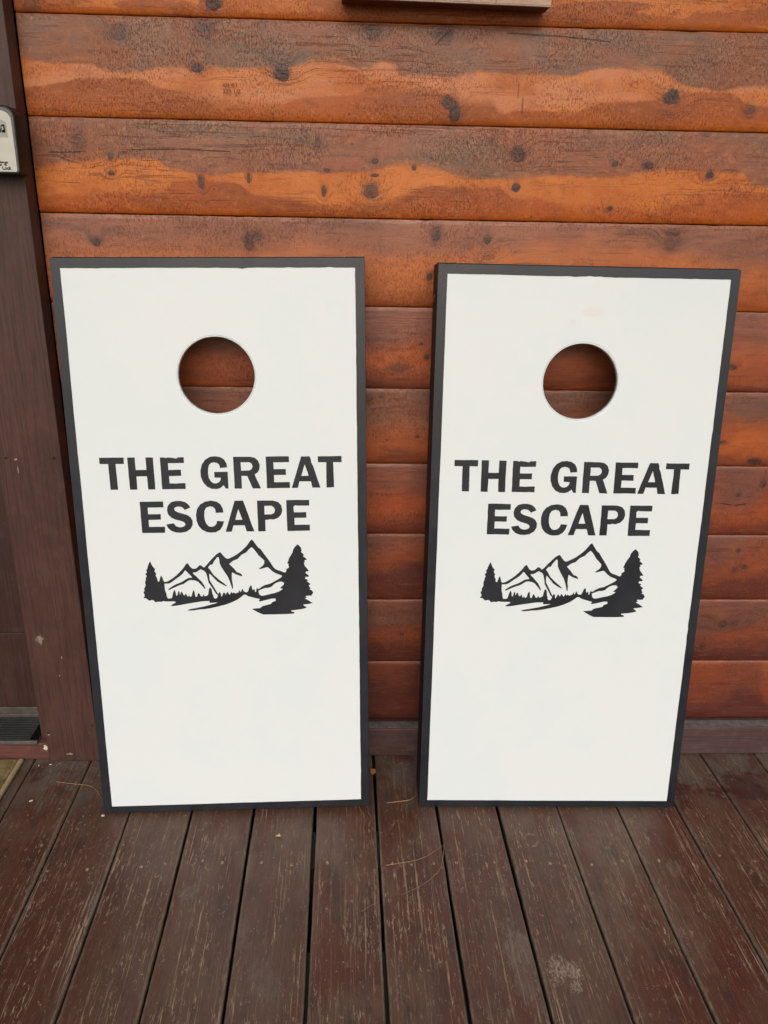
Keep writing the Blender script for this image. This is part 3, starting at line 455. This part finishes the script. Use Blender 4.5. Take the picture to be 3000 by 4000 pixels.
# ---------------------------------------------------------------- cabin wall with its siding, base board, door and casing
WALL = empty('cabin_wall', (0.7, 0.0, 0.0), 'stained brown log-sided cabin wall behind the two game boards', 'wall')
def wpart(name, me, mats, parent=None):
    o = link(name, me, mats, None); p = parent or WALL
    o.parent = p; off = p.matrix_world.translation.copy() if p is not WALL else Vector((0.7, 0, 0))
    return o, off
random.seed(5)
ZB = DATA['ZB']; rows = [(ZB[i], ZB[i + 1], i) for i in range(len(ZB) - 1)]
top = 1.819
extra = []
while top < 2.95: extra.append((top + 0.1736, top, 0)); top += 0.1736
bm = bmesh.new()
xs = [0.0022] + [0.02 * k for k in range(1, 125)]
for (zt, zl, mi) in rows + extra:
    h = zt - zl
    prof = [(0.004, zt - 0.0002), (-0.0020, zt - 0.0006), (-0.0030, zt - 0.0018), (-0.0036, zt - 0.010), (-0.0050, zt - h * 0.30), (-0.0058, zt - h * 0.55),
            (-0.0056, zt - h * 0.78), (-0.0050, zl + h * 0.10), (-0.0042, zl + 0.010), (-0.0030, zl + 0.0035), (-0.0014, zl + 0.0012), (0.02, zl + 0.0010)]
    ph = random.random() * 9; rings = []
    notch = {random.randrange(3, len(xs) - 3) for _ in range(5)}
    for j, xx in enumerate(xs):
        b = 0.0009 * math.sin(xx * 2.1 + ph); nj = 0.0011 if j in notch else 0.0
        r1 = random.uniform(-0.0004, 0.0004)
        ring = []
        for k, (py, pz) in enumerate(prof):
            zz = pz + (r1 - nj if k < 3 else 0) ; ring.append(bm.verts.new((xx, py + b * (0 if k in (0, 11) else 1), zz)))
        rings.append(ring)
    for a, c in zip(rings, rings[1:]):
        for k in range(len(a) - 1):
            f = bm.faces.new((a[k], a[k + 1], c[k + 1], c[k])); f.smooth = True; f.material_index = mi
bmesh.ops.recalc_face_normals(bm, faces=bm.faces)
for v in bm.verts: v.co.x -= 0.7; v.co.y += 0.004
me = bpy.data.meshes.new('m'); bm.to_mesh(me); bm.free()
SID = link('siding', me, [siding_mat(i) for i in range(len(rows))], WALL)
# materials read wall coordinates from the object: shift them back to the surveyed x
for m in me.materials:
    for nd in m.node_tree.nodes:
        if nd.type == 'TEX_COORD':
            lk = [l for l in m.node_tree.links if l.from_node == nd]
            add = m.node_tree.nodes.new('ShaderNodeVectorMath'); add.operation = 'ADD'; add.inputs[1].default_value = (0.7, 0, 0)
            tgt = [l.to_socket for l in lk]
            for l in lk: m.node_tree.links.remove(l)
            m.node_tree.links.new(nd.outputs['Object'], add.inputs[0])
            for t_ in tgt: m.node_tree.links.new(add.outputs[0], t_)
def shift(me, dx=-0.7, dy=0.0, dz=0.0):
    for v in me.vertices: v.co += Vector((dx, dy, dz))
    return me
wall_core = simple('dark_sheathing', (28, 20, 18), 0.9, 0.1)
link('sheathing', shift(boxes([(-0.1268, 2.6, 0.0262, 0.14, -0.3, 3.01), (-1.6, -0.999, -0.03, 0.14, -0.3, 2.6)], 0.0)), wall_core, WALL)
base_m = trim_mat('base_board_paint', (84, 62, 62), (78, 54, 50), (92, 80, 76), False, 0.6)
link('base_board', shift(boxes([(0.0005, 2.6, -0.0355, 0.0215, 0.0006, 0.0825)], 0.003, 3)), base_m, WALL)
dust_m = simple('grey_dust', (118, 110, 104), 0.9, 0.2, 0, 0.45, 60, 0.001)
# the settled dust on the ledge is a thin bed on top of the base board
link('ledge_dust', shift(boxes([(0.002, 2.58, -0.031, -0.0045, 0.0822, 0.0838)], 0.0006, 1)), dust_m, WALL)
CAS_MARKS = [((20, 14, 14), [(-0.1194, 0.7959, 0.0035, 0.0032, 0.95, 0), (-0.0158, 0.7968, 0.0032, 0.0036, 0.95, 0), (-0.0344, 0.5472, 0.0022, 0.0022, 0.7, 0), (-0.009, 0.1065, 0.003, 0.0034, 0.95, 0), (-0.1189, 0.0845, 0.003, 0.003, 0.9, 0)]),
             ((176, 160, 144), [(-0.0985, 0.7935, 0.0035, 0.0022, 0.9, 0), (-0.0968, 0.77, 0.0016, 0.008, 0.5, 0), (-0.1052, 0.3494, 0.008, 0.012, 0.5, 0), (-0.0741, 0.0221, 0.010, 0.003, 0.7, 0), (-0.0709, 0.2498, 0.0016, 0.0016, 0.9, 0), (-0.060, 0.30, 0.0014, 0.003, 0.8, 0), (-0.1189, 0.0805, 0.004, 0.002, 0.7, 0)])]
cas_m = trim_mat('casing_paint', (80, 54, 48), (72, 48, 41), (90, 60, 52), True, 0.8, 0.5, (150, 130, 118), CAS_MARKS)
CAS = link('door_casing', shift(boxes([(-0.1268, -0.0004, -0.0488, -0.001, 0.0012, 2.2)], 0.0022, 3)), cas_m, WALL)
sil_m = trim_mat('sill_paint', (104, 64, 58), (90, 56, 50), (80, 60, 54), False, 1.0, 0.55, (190, 180, 168), [((214, 206, 190), [(-0.1350, 0.036, 0.005, 0.007, 0.95, 0)])])
link('door_sill', shift(boxes([(-0.998, -0.1272, -0.041, 0.14, 0.0008, 0.0485)], 0.0025, 3)), sil_m, WALL)
link('door_jamb', shift(boxes([(-0.150, -0.1272, -0.020, 0.14, 0.049, 2.2)], 0.0015)), cas_m, WALL)
# door leaf
DOOR = link('door', shift(boxes([(-0.99, -0.1512, 0.075, 0.118, 0.083, 2.1)], 0.002)), trim_mat('door_paint', (66, 42, 38), (58, 36, 30), (74, 50, 46), True, 1.0, 0.5, (150, 140, 130)), WALL)
link('bottom_rail', shift(boxes([(-0.99, -0.152, 0.068, 0.0748, 0.084, 0.30)], 0.0015)), DOOR.data.materials[0], DOOR)
# aluminium and rubber threshold: rear strip, front lip, ribbed tread
alu = simple('tarnished_aluminium', (104, 98, 90), 0.5, 0.5, 0.35, 0.35, 50, 0.0003)
rub = simple('black_rubber', (44, 46, 44), 0.5, 0.4, 0, 0.4, 40)
TH = link('threshold', shift(boxes([(-0.985, -0.1515, -0.046, 0.074, 0.049, 0.0545), (-0.985, -0.1515, -0.046, -0.0395, 0.0545, 0.0585), (-0.985, -0.1515, 0.060, 0.074, 0.0545, 0.066), (-0.985, -0.1515, 0.079 - 0.014, 0.0745, 0.066, 0.0825)], 0.0008, 1)), alu, WALL)
ribs = []
for k in range(13):
    y0 = -0.036 + k * 0.0073; ribs.append((-0.98, -0.172, y0, y0 + 0.0040, 0.0545, 0.0587))
link('ribbed_tread', shift(boxes(ribs, 0.0007, 1)), rub, TH)
link('tread_plate', shift(boxes([(-0.98, -0.1525, -0.0385, 0.0595, 0.0544, 0.0552)], 0)), simple('tread_groove', (16, 17, 17), 0.8, 0.1), TH)
# mill stamp, faint ink on the second board
ink = simple('faded_ink', (122, 58, 32), 0.7, 0.2)
for s_, xx, zz, sz in (('XH-VI I', 0.3795, 1.5298, 0.0088), ('3X9  UZ', 0.3800, 1.5182, 0.0094)):
    tm = text_mesh(s_, sz, 0.00008, 0.0001); tm.transform(STAND)
    o = link('mill_stamp', tm, ink, WALL, (xx - 0.7, -0.0074, zz))

# ---------------------------------------------------------------- wooden box sign at the top edge
sg = empty('wall_sign', (0.989, -0.03, 1.6655), 'pale planked wooden box sign hung above the boards, only its bottom edge in view', 'sign')
sg.rotation_euler = (0, math.radians(0.75), 0)
pale = trim_mat('pale_plank', (196, 160, 134), (206, 172, 148), (178, 138, 112), False, 0.5, 0.6, (120, 80, 60))
stn = trim_mat('stained_frame', (104, 58, 30), (88, 46, 24), (70, 38, 24), False, 0.0)
link('box_frame', boxes([(-0.381, 0.0, -0.024, 0.0225, 0.0, 0.018), (-0.381, -0.363, -0.024, 0.0225, 0.0182, 0.36), (-0.018, 0.0, -0.024, 0.0225, 0.0182, 0.36)], 0.001), stn, sg)
link('front_panel', boxes([(-0.3815, -0.1005, -0.0300, -0.0242, 0.0015, 0.36), (-0.1000, 0.0005, -0.0300, -0.0242, 0.0015, 0.36)], 0.0006, 1), pale, sg)
link('edge_strip', boxes([(-0.3815, -0.062, -0.0308, -0.0242, -0.001, 0.0012), (-0.0615, 0.0007, -0.0308, -0.0242, -0.001, 0.0012)], 0.0003, 1), simple('pale_edge', (176, 160, 142), 0.5), sg)

# ---------------------------------------------------------------- combination key box on the casing
kb = empty('key_lock_box', (-0.037, -0.0488, 1.365), 'cream and grey combination key box on the brown door casing', 'key box')
def kshape(w0, w1, h, r0, r1, n=8):
    pts = []
    for (cx, cz, r, a0) in ((w0 / 2 - r0, r0, r0, -90), (w1 / 2 - r1, h - r1, r1, 0), (-w1 / 2 + r1, h - r1, r1, 90), (-w0 / 2 + r0, r0, r0, 180)):
        for k in range(n + 1):
            a = math.radians(a0 + 90 * k / n); pts.append((cx + r * math.cos(a), cz + r * math.sin(a)))
    return pts
hm = outline([kshape(0.088, 0.090, 0.112, 0.004, 0.018)], 0.0185, 0.003, 3); hm.transform(STAND)
body_m = simple('dark_grey_housing', (22, 20, 22), 0.5, 0.4); bez_m = simple('grey_bezel', (108, 108, 104), 0.45, 0.5)
link('housing', hm, body_m, kb, (0, -0.0215, 0))
bz = outline([kshape(0.0880, 0.0905, 0.109, 0.004, 0.019)], 0.0016, 0.0008, 2); bz.transform(STAND); link('bezel', bz, bez_m, kb, (0, -0.0436, 0.0015))
face = kshape(0.0835, 0.0840, 0.1015, 0.003, 0.017)
win = [(-0.0345, 0.0565), (-0.034, 0.082), (-0.020, 0.0885), (0.020, 0.0885), (0.0335, 0.082), (0.0345, 0.0565)]
fm = outline([face, win], 0.0014, 0.0008, 2); fm.transform(STAND)
fmat = simple('cream_face', (206, 202, 188), 0.4, 0.5, 0, 0.08, 30)
link('face_plate', fm, fmat, kb, (0, -0.0466, 0.003))
link('window_recess', boxes([(-0.036, 0.036, -0.0468, -0.0455, 0.058, 0.093)], 0.0), simple('recess_grey', (176, 174, 166), 0.5), kb)
drm = simple('dial_black', (26, 26, 28), 0.35); wht = simple('dial_white', (210, 210, 205), 0.5)
for k, dg in enumerate(('3', '7', '0', '5')):
    x0 = -0.0018 + k * 0.0080
    bm = bmesh.new(); bmesh.ops.create_cone(bm, cap_ends=True, segments=20, radius1=0.0102, radius2=0.0102, depth=0.0058, matrix=Matrix.Translation((x0 + 0.004, -0.0395, 0.0755)) @ Matrix.Rotation(math.pi / 2, 4, 'Y'))
    m_ = bpy.data.meshes.new('m'); bm.to_mesh(m_); bm.free()
    d = link('dial', m_, drm, kb)
    t = text_mesh(dg, 0.0070, 0.0001, 0.0002); t.transform(STAND); link('digit', t, wht, d, (x0 + 0.0021, -0.0500, 0.0735))
blk = simple('black_print', (30, 26, 26), 0.5)
t = text_mesh('Master', 0.0140, 0.0001, 0.0007, 'RIGHT'); t.transform(STAND); link('lettering', t, blk, kb, (0.0268, -0.0490, 0.0128))
t = text_mesh('Lock', 0.0082, 0.0001, 0.00035, 'RIGHT'); t.transform(STAND); link('lettering', t, blk, kb, (0.0315, -0.0490, 0.0060))

# ---------------------------------------------------------------- door mat
mt = empty('door_mat', (-0.55, -0.33, 0.0), 'worn tan door mat with a lighter bound edge in front of the door', 'door mat')
n = NT('coir'); a = n.noise(n.pos, (500, 160, 300), 4, 0.7); b = n.noise(n.pos, 14.0, 5, 0.7)
col = n.mix(n.ss(b, 0.35, 0.65), lin(146, 126, 84), lin(104, 86, 56)); col = n.mix(n.ss(a, 0.52, 0.68, 0, 0.7), col, lin(176, 158, 116)); n.bump(a, 0.003, 0.9)
coir = n.fin(col, 0.95, 0.1)
link('mat_pile', boxes([(-0.38, 0.3485, -0.33, 0.281, 0.001, 0.009)], 0.003), coir, mt)
bind = simple('mat_binding', (168, 148, 116), 0.9, 0.1, 0, 0.3, 200, 0.001)
link('binding', boxes([(0.349, 0.361, -0.34, 0.2815, 0.001, 0.0105), (-0.38, 0.3485, -0.343, -0.3305, 0.001, 0.0105)], 0.003), bind, mt)

# ---------------------------------------------------------------- cornhole boards
HT = 1.2219
def jag(a, b, step, amp, pr=0.12, deep=0.0):
    """points from a to b with a slightly hand-painted wobble"""
    L_ = math.hypot(b[0] - a[0], b[1] - a[1]); k = max(2, int(L_ / step)); out = []
    nx, ny = -(b[1] - a[1]) / L_, (b[0] - a[0]) / L_; o = 0
    for i in range(k):
        t = i / k
        if i: o = max(-amp, min(amp, o * 0.7 + random.uniform(-amp, amp) * 0.6))
        s = o + (random.uniform(-deep, deep) if random.random() < pr and deep else 0)
        if i == 0: s = 0
        out.append((a[0] + (b[0] - a[0]) * t + nx * s, a[1] + (b[1] - a[1]) * t + ny * s))
    return out
def roughen(c, amp):
    out = []
    for a, b in zip(c, c[1:] + c[:1]):
        L_ = math.hypot(b[0] - a[0], b[1] - a[1])
        if L_ < 0.012: out.append(a)
        else:
            out += jag(a, b, 0.006, amp)
    return out
def board(px, py, yaw, lean, tilt, WD, seed, label, warm, dxl, dzl, rotl, mats):
    random.seed(seed)
    r = empty('cornhole_board', (px, py, 0.0), label, 'cornhole board', 'pair of cornhole boards leaning on the wall')
    X = Vector((math.cos(yaw), math.sin(yaw), 0)); N_ = Vector((-math.sin(yaw), math.cos(yaw), 0))
    U = math.cos(lean) * Vector((0, 0, 1)) + math.sin(lean) * N_
    X2 = math.cos(tilt) * X + math.sin(tilt) * U; U2 = -math.sin(tilt) * X + math.cos(tilt) * U
    Y2 = U2.cross(X2)
    M = Matrix((X2, Y2, U2)).transposed().to_4x4(); M.translation = Vector((px, py, 0.0015))
    r.matrix_world = M
    wm, bk, bs, bolt = white_mat(seed, warm), mats[0], mats[1], mats[2]
    # panel: a 12 mm plywood deck with the throwing hole
    hx, hz, hr = WD * 0.5 + 0.0035, 0.9945, 0.0816
    if seed == 22: hx, hz = 0.3010, 0.9957
    hole = [(hx + hr * (1 + 0.004 * math.sin(3 * a + seed)) * math.cos(a), hz + hr * (1 + 0.004 * math.sin(2 * a)) * math.sin(a)) for a in [k * math.pi / 48 for k in range(96)]]
    pm = outline([[(0.0034, 0.0034), (WD - 0.0034, 0.0034), (WD - 0.0034, HT - 0.0034), (0.0034, HT - 0.0034)], hole], 0.0036, 0.0024, 4); pm.transform(STAND)
    link('panel', pm, wm, r, (0, 0.0062, 0))
    bmr = bmesh.new(); rg = []
    for a in [k * math.pi / 48 for k in range(96)]:
        q = 1 + 0.006 * math.sin(5 * a + seed) * math.sin(a * 2); rr = []
        for (rad_, yy) in ((0.0796, 0.006), (0.0794, 0.0008), (0.0788, -0.0002), (0.0778, 0.0002), (0.0768, 0.0018), (0.07645, 0.0045), (0.0764, 0.0124), (0.0796, 0.0124)):
            ro = rad_ + (random.uniform(-0.00025, 0.00025) if 0.0766 < rad_ < 0.079 else 0)
            rr.append(bmr.verts.new((hx + ro * math.cos(a) * (1 + 0.004 * math.sin(3 * a + seed)), yy, hz + ro * math.sin(a) * (1 + 0.004 * math.sin(2 * a)))))
        rg.append(rr)
    for u_, w_ in zip(rg, rg[1:] + rg[:1]):
        for k in range(8): bmr.faces.new((u_[k], u_[(k + 1) % 8], w_[(k + 1) % 8], w_[k])).smooth = True
    bmesh.ops.recalc_face_normals(bmr, faces=bmr.faces)
    rm = bpy.data.meshes.new('m'); bmr.to_mesh(rm); bmr.free(); link('hole_rim', rm, wm, r)
    # painted border
    b = 0.0186
    outer = [(0, 0), (WD, 0), (WD, HT), (0, HT)]
    i0, i1, i2, i3 = (b, b - 0.002), (WD - b, b - 0.002), (WD - b, HT - b), (b, HT - b)
    inner = jag(i0, i1, 0.02, 0.0003) + jag(i1, i2, 0.015, 0.0005, 0.08, 0.0012) + jag(i2, i3, 0.010, 0.0005, 0.15, 0.0016) + jag(i3, i0, 0.02, 0.0004)
    bm_ = outline([outer, inner], 0.0003); bm_.transform(STAND); link('painted_border', bm_, bk, r, (0, -0.0002, 0))
    # thin black-painted plywood edge
    # the box frame behind it
    D = 0.0965
    fr = boxes([(-0.0006, 0.0388, 0.0126, D, 0.0008, HT + 0.0030), (WD - 0.0388, WD + 0.0006, 0.0126, D, 0.0008, HT + 0.0030), (0.0392, WD - 0.0392, 0.0126, D, 0.0008, 0.0388), (0.0392, WD - 0.0392, 0.0126, D, HT - 0.0388, HT + 0.0026)], 0.0018, 2)
    link('frame', fr, bs, r)
    ed = boxes([(-0.0004, 0.0014, 0.0004, 0.0122, 0, HT), (WD - 0.0014, WD + 0.0004, 0.0004, 0.0122, 0, HT), (0.0016, WD - 0.0016, 0.0004, 0.0122, -0.0002, 0.0014), (0.0016, WD - 0.0016, 0.0004, 0.0122, HT - 0.0014, HT + 0.0004)], 0.0004, 1)
    link('panel_edge', ed, bs, r)
    # folded legs hinged on carriage bolts near the top
    for sx in (0.058, WD - 0.058):
        leg = boxes([(sx - 0.018, sx + 0.018, 0.020, 0.088, HT - 0.36, HT - 0.045)], 0.002)
        link('folded_leg', leg, bs, r)
    for x0, sgn in ((0.0008, -1), (WD - 0.0008, 1)):
        bmm = bmesh.new(); bmesh.ops.create_uvsphere(bmm, u_segments=16, v_segments=10, radius=0.0095)
        for v in bmm.verts: v.co.x *= 0.42; v.co += Vector((x0, 0.062, HT - 0.066))
        mm = bpy.data.meshes.new('m'); bmm.to_mesh(mm); bmm.free()
        for p in mm.polygons: p.use_smooth = True
        link('bolt', mm, bolt, r)
    # painted writing and mountains, traced from the board
    pc = Vector((0.31, 0.66, 0))
    def place(c):
        out = []
        for q in c:
            p = Vector((q[0] * 1e-4, q[1] * 1e-4, 0)) - pc; p = Matrix.Rotation(rotl, 3, 'Z') @ p
            out.append((p.x + pc.x + dxl, p.y + pc.y + dzl))
        return out
    amp = 0.00025 if seed == 21 else 0.0005
    bm2 = bmesh.new()
    for gph in DATA['G']:
        gm = outline([roughen(place(c), amp) for c in gph], 0.0003); bm2.from_mesh(gm)
    lm = bpy.data.meshes.new('m'); bm2.to_mesh(lm); bm2.free(); lm.transform(STAND)
    link('lettering', lm, bk, r, (0, -0.0001, 0))
    em = outline([place(c) for c in DATA['EM']], 0.0003); em.transform(STAND)
    link('mountain_emblem', em, bk, r, (0, -0.0001, 0))
    return r
bmats = (black_mat(), black_mat('black_side_paint', (24, 20, 21), 1.0, 0.6), simple('zinc_bolt', (170, 165, 155), 0.3, 0.5, 1.0, 0.2))
board(0.0649960, -0.237378, 0.0109880, 0.116268, 0.0162593, 0.610346, 21, 'left cornhole board, nearest the door casing, with mountain emblem and clean straight lettering', [(0.12, 1.188, 0.006, 0.004, 0.25)], 0, 0, 0, bmats)
board(0.793372, -0.223019, -0.0122159, 0.107846, -0.0041560, 0.605668, 22, 'right cornhole board, with rougher edged lettering and a faint pinkish stain above the hole', [(0.31, 1.135, 0.025, 0.010, 0.35), (0.275, 1.115, 0.008, 0.012, 0.35)], -0.0113, 0.0008, 0.0035, bmats)

# ---------------------------------------------------------------- litter on the deck
need = simple('dry_needle', (168, 132, 92), 0.6, 0.3, 0, 0.35, 60)
nlab = ['pale dry pine needle curving toward the lower left corner of the left board', 'hair-thin pine needle beside the door casing foot', 'dry pine needle between the two boards, its lower strand', 'dry pine needle between the two boards, its upper strand',
        'long dry pine needle running up to a deck gap below the space between the boards', 'long curved pine needle hanging down from the deck gap below the right board', 'short pine needle under the right corner of the left board, leftmost one', 'short pine needle under the right corner of the left board, middle one',
        'kinked pine needle under the right corner of the left board, rightmost one', 'faint short pine needle alone on the middle deck plank']
for i, pts in enumerate(DATA['N']):
    P3 = []
    for k in range(len(pts) - 1):           # smooth the strand
        p0 = pts[max(0, k - 1)]; p1 = pts[k]; p2 = pts[k + 1]; p3 = pts[min(len(pts) - 1, k + 2)]
        for s_ in range(5):
            t = s_ / 5
            f = lambda a, b, c, d: 0.5 * (2 * b + (c - a) * t + (2 * a - 5 * b + 4 * c - d) * t * t + (-a + 3 * b - 3 * c + d) * t ** 3)
            P3.append((f(p0[0], p1[0], p2[0], p3[0]), f(p0[1], p1[1], p2[1], p3[1])))
    P3.append(tuple(pts[-1])); c0 = Vector((P3[0][0], P3[0][1], 0.0012)); L_ = len(P3)
    r0 = [0.0008, 0.0003, 0.0008, 0.0006, 0.0008, 0.0006, 0.0005, 0.0005, 0.0006, 0.0004][i]
    rad = [r0 * (1.0 - 0.6 * k / L_) for k in range(L_)]
    me = tube([(p[0] - c0.x, p[1] - c0.y, 0.0014 * math.sin(math.pi * k / L_)) for k, p in enumerate(P3)], rad)
    tag(link('pine_needle', me, need, None, c0), nlab[i], 'pine needle', 'pine needles fallen on the deck')
def flake(name, pts, th, mat_, loc, lab, cat, rz=0.0):
    me = outline([pts], th); o = link(name, me, mat_, None, loc); o.rotation_euler = (0.05, 0.04, rz); return tag(o, lab, cat)
lf = DATA['misc']['leaf'][0]
flake('leaf_fragment', [(-0.006, -0.008), (0.001, -0.010), (0.007, -0.004), (0.0065, 0.009), (-0.0068, 0.0095)], 0.0006, simple('dry_leaf', (176, 118, 84), 0.6, 0.3), (lf[0], lf[1], 0.003), 'small orange brown leaf scrap caught in the deck gap right of the left board', 'leaf scrap')
s_ = DATA['misc']['star'][0]
flake('seed_husk', [(-0.008, 0.001), (-0.002, 0.0012), (0.002, 0.006), (0.003, 0.001), (0.008, 0.003), (0.003, -0.001), (0.006, -0.005), (0.0, -0.0018), (-0.006, -0.004), (-0.003, -0.0008)], 0.0005, simple('husk', (206, 186, 140), 0.6, 0.3), (s_[0], s_[1], 0.0022), 'tiny star-shaped pale husk on the deck in front of the left board', 'seed husk')
s_ = DATA['misc']['seed'][0]
white_f = simple('pale_chip', (222, 216, 204), 0.6, 0.3)
ov = lambda a, b: [(a * math.cos(k * 0.5236), b * math.sin(k * 0.5236)) for k in range(12)]
flake('seed', ov(0.0045, 0.0022), 0.0006, white_f, (s_[0], s_[1], 0.002), 'white oval seed on the dark plank near the door mat', 'seed', 0.5)
for (p, a, b, lab) in ((0, 0.0042, 0.0025, 'white paint chip at the lower left corner of the left board'), (1, 0.0035, 0.0012, 'flat white paint chip on the deck below the door casing'), (2, 0.0018, 0.0012, 'smallest white paint chip, on the deck just right of the door mat')):
    q = DATA['misc']['chip'][p]; tag(flake('paint_chip', ov(a, b), 0.0005, white_f, (q[0], q[1] - (0.006 if p == 0 else 0), 0.0022), lab, 'paint chip'), group='paint chips on the deck')
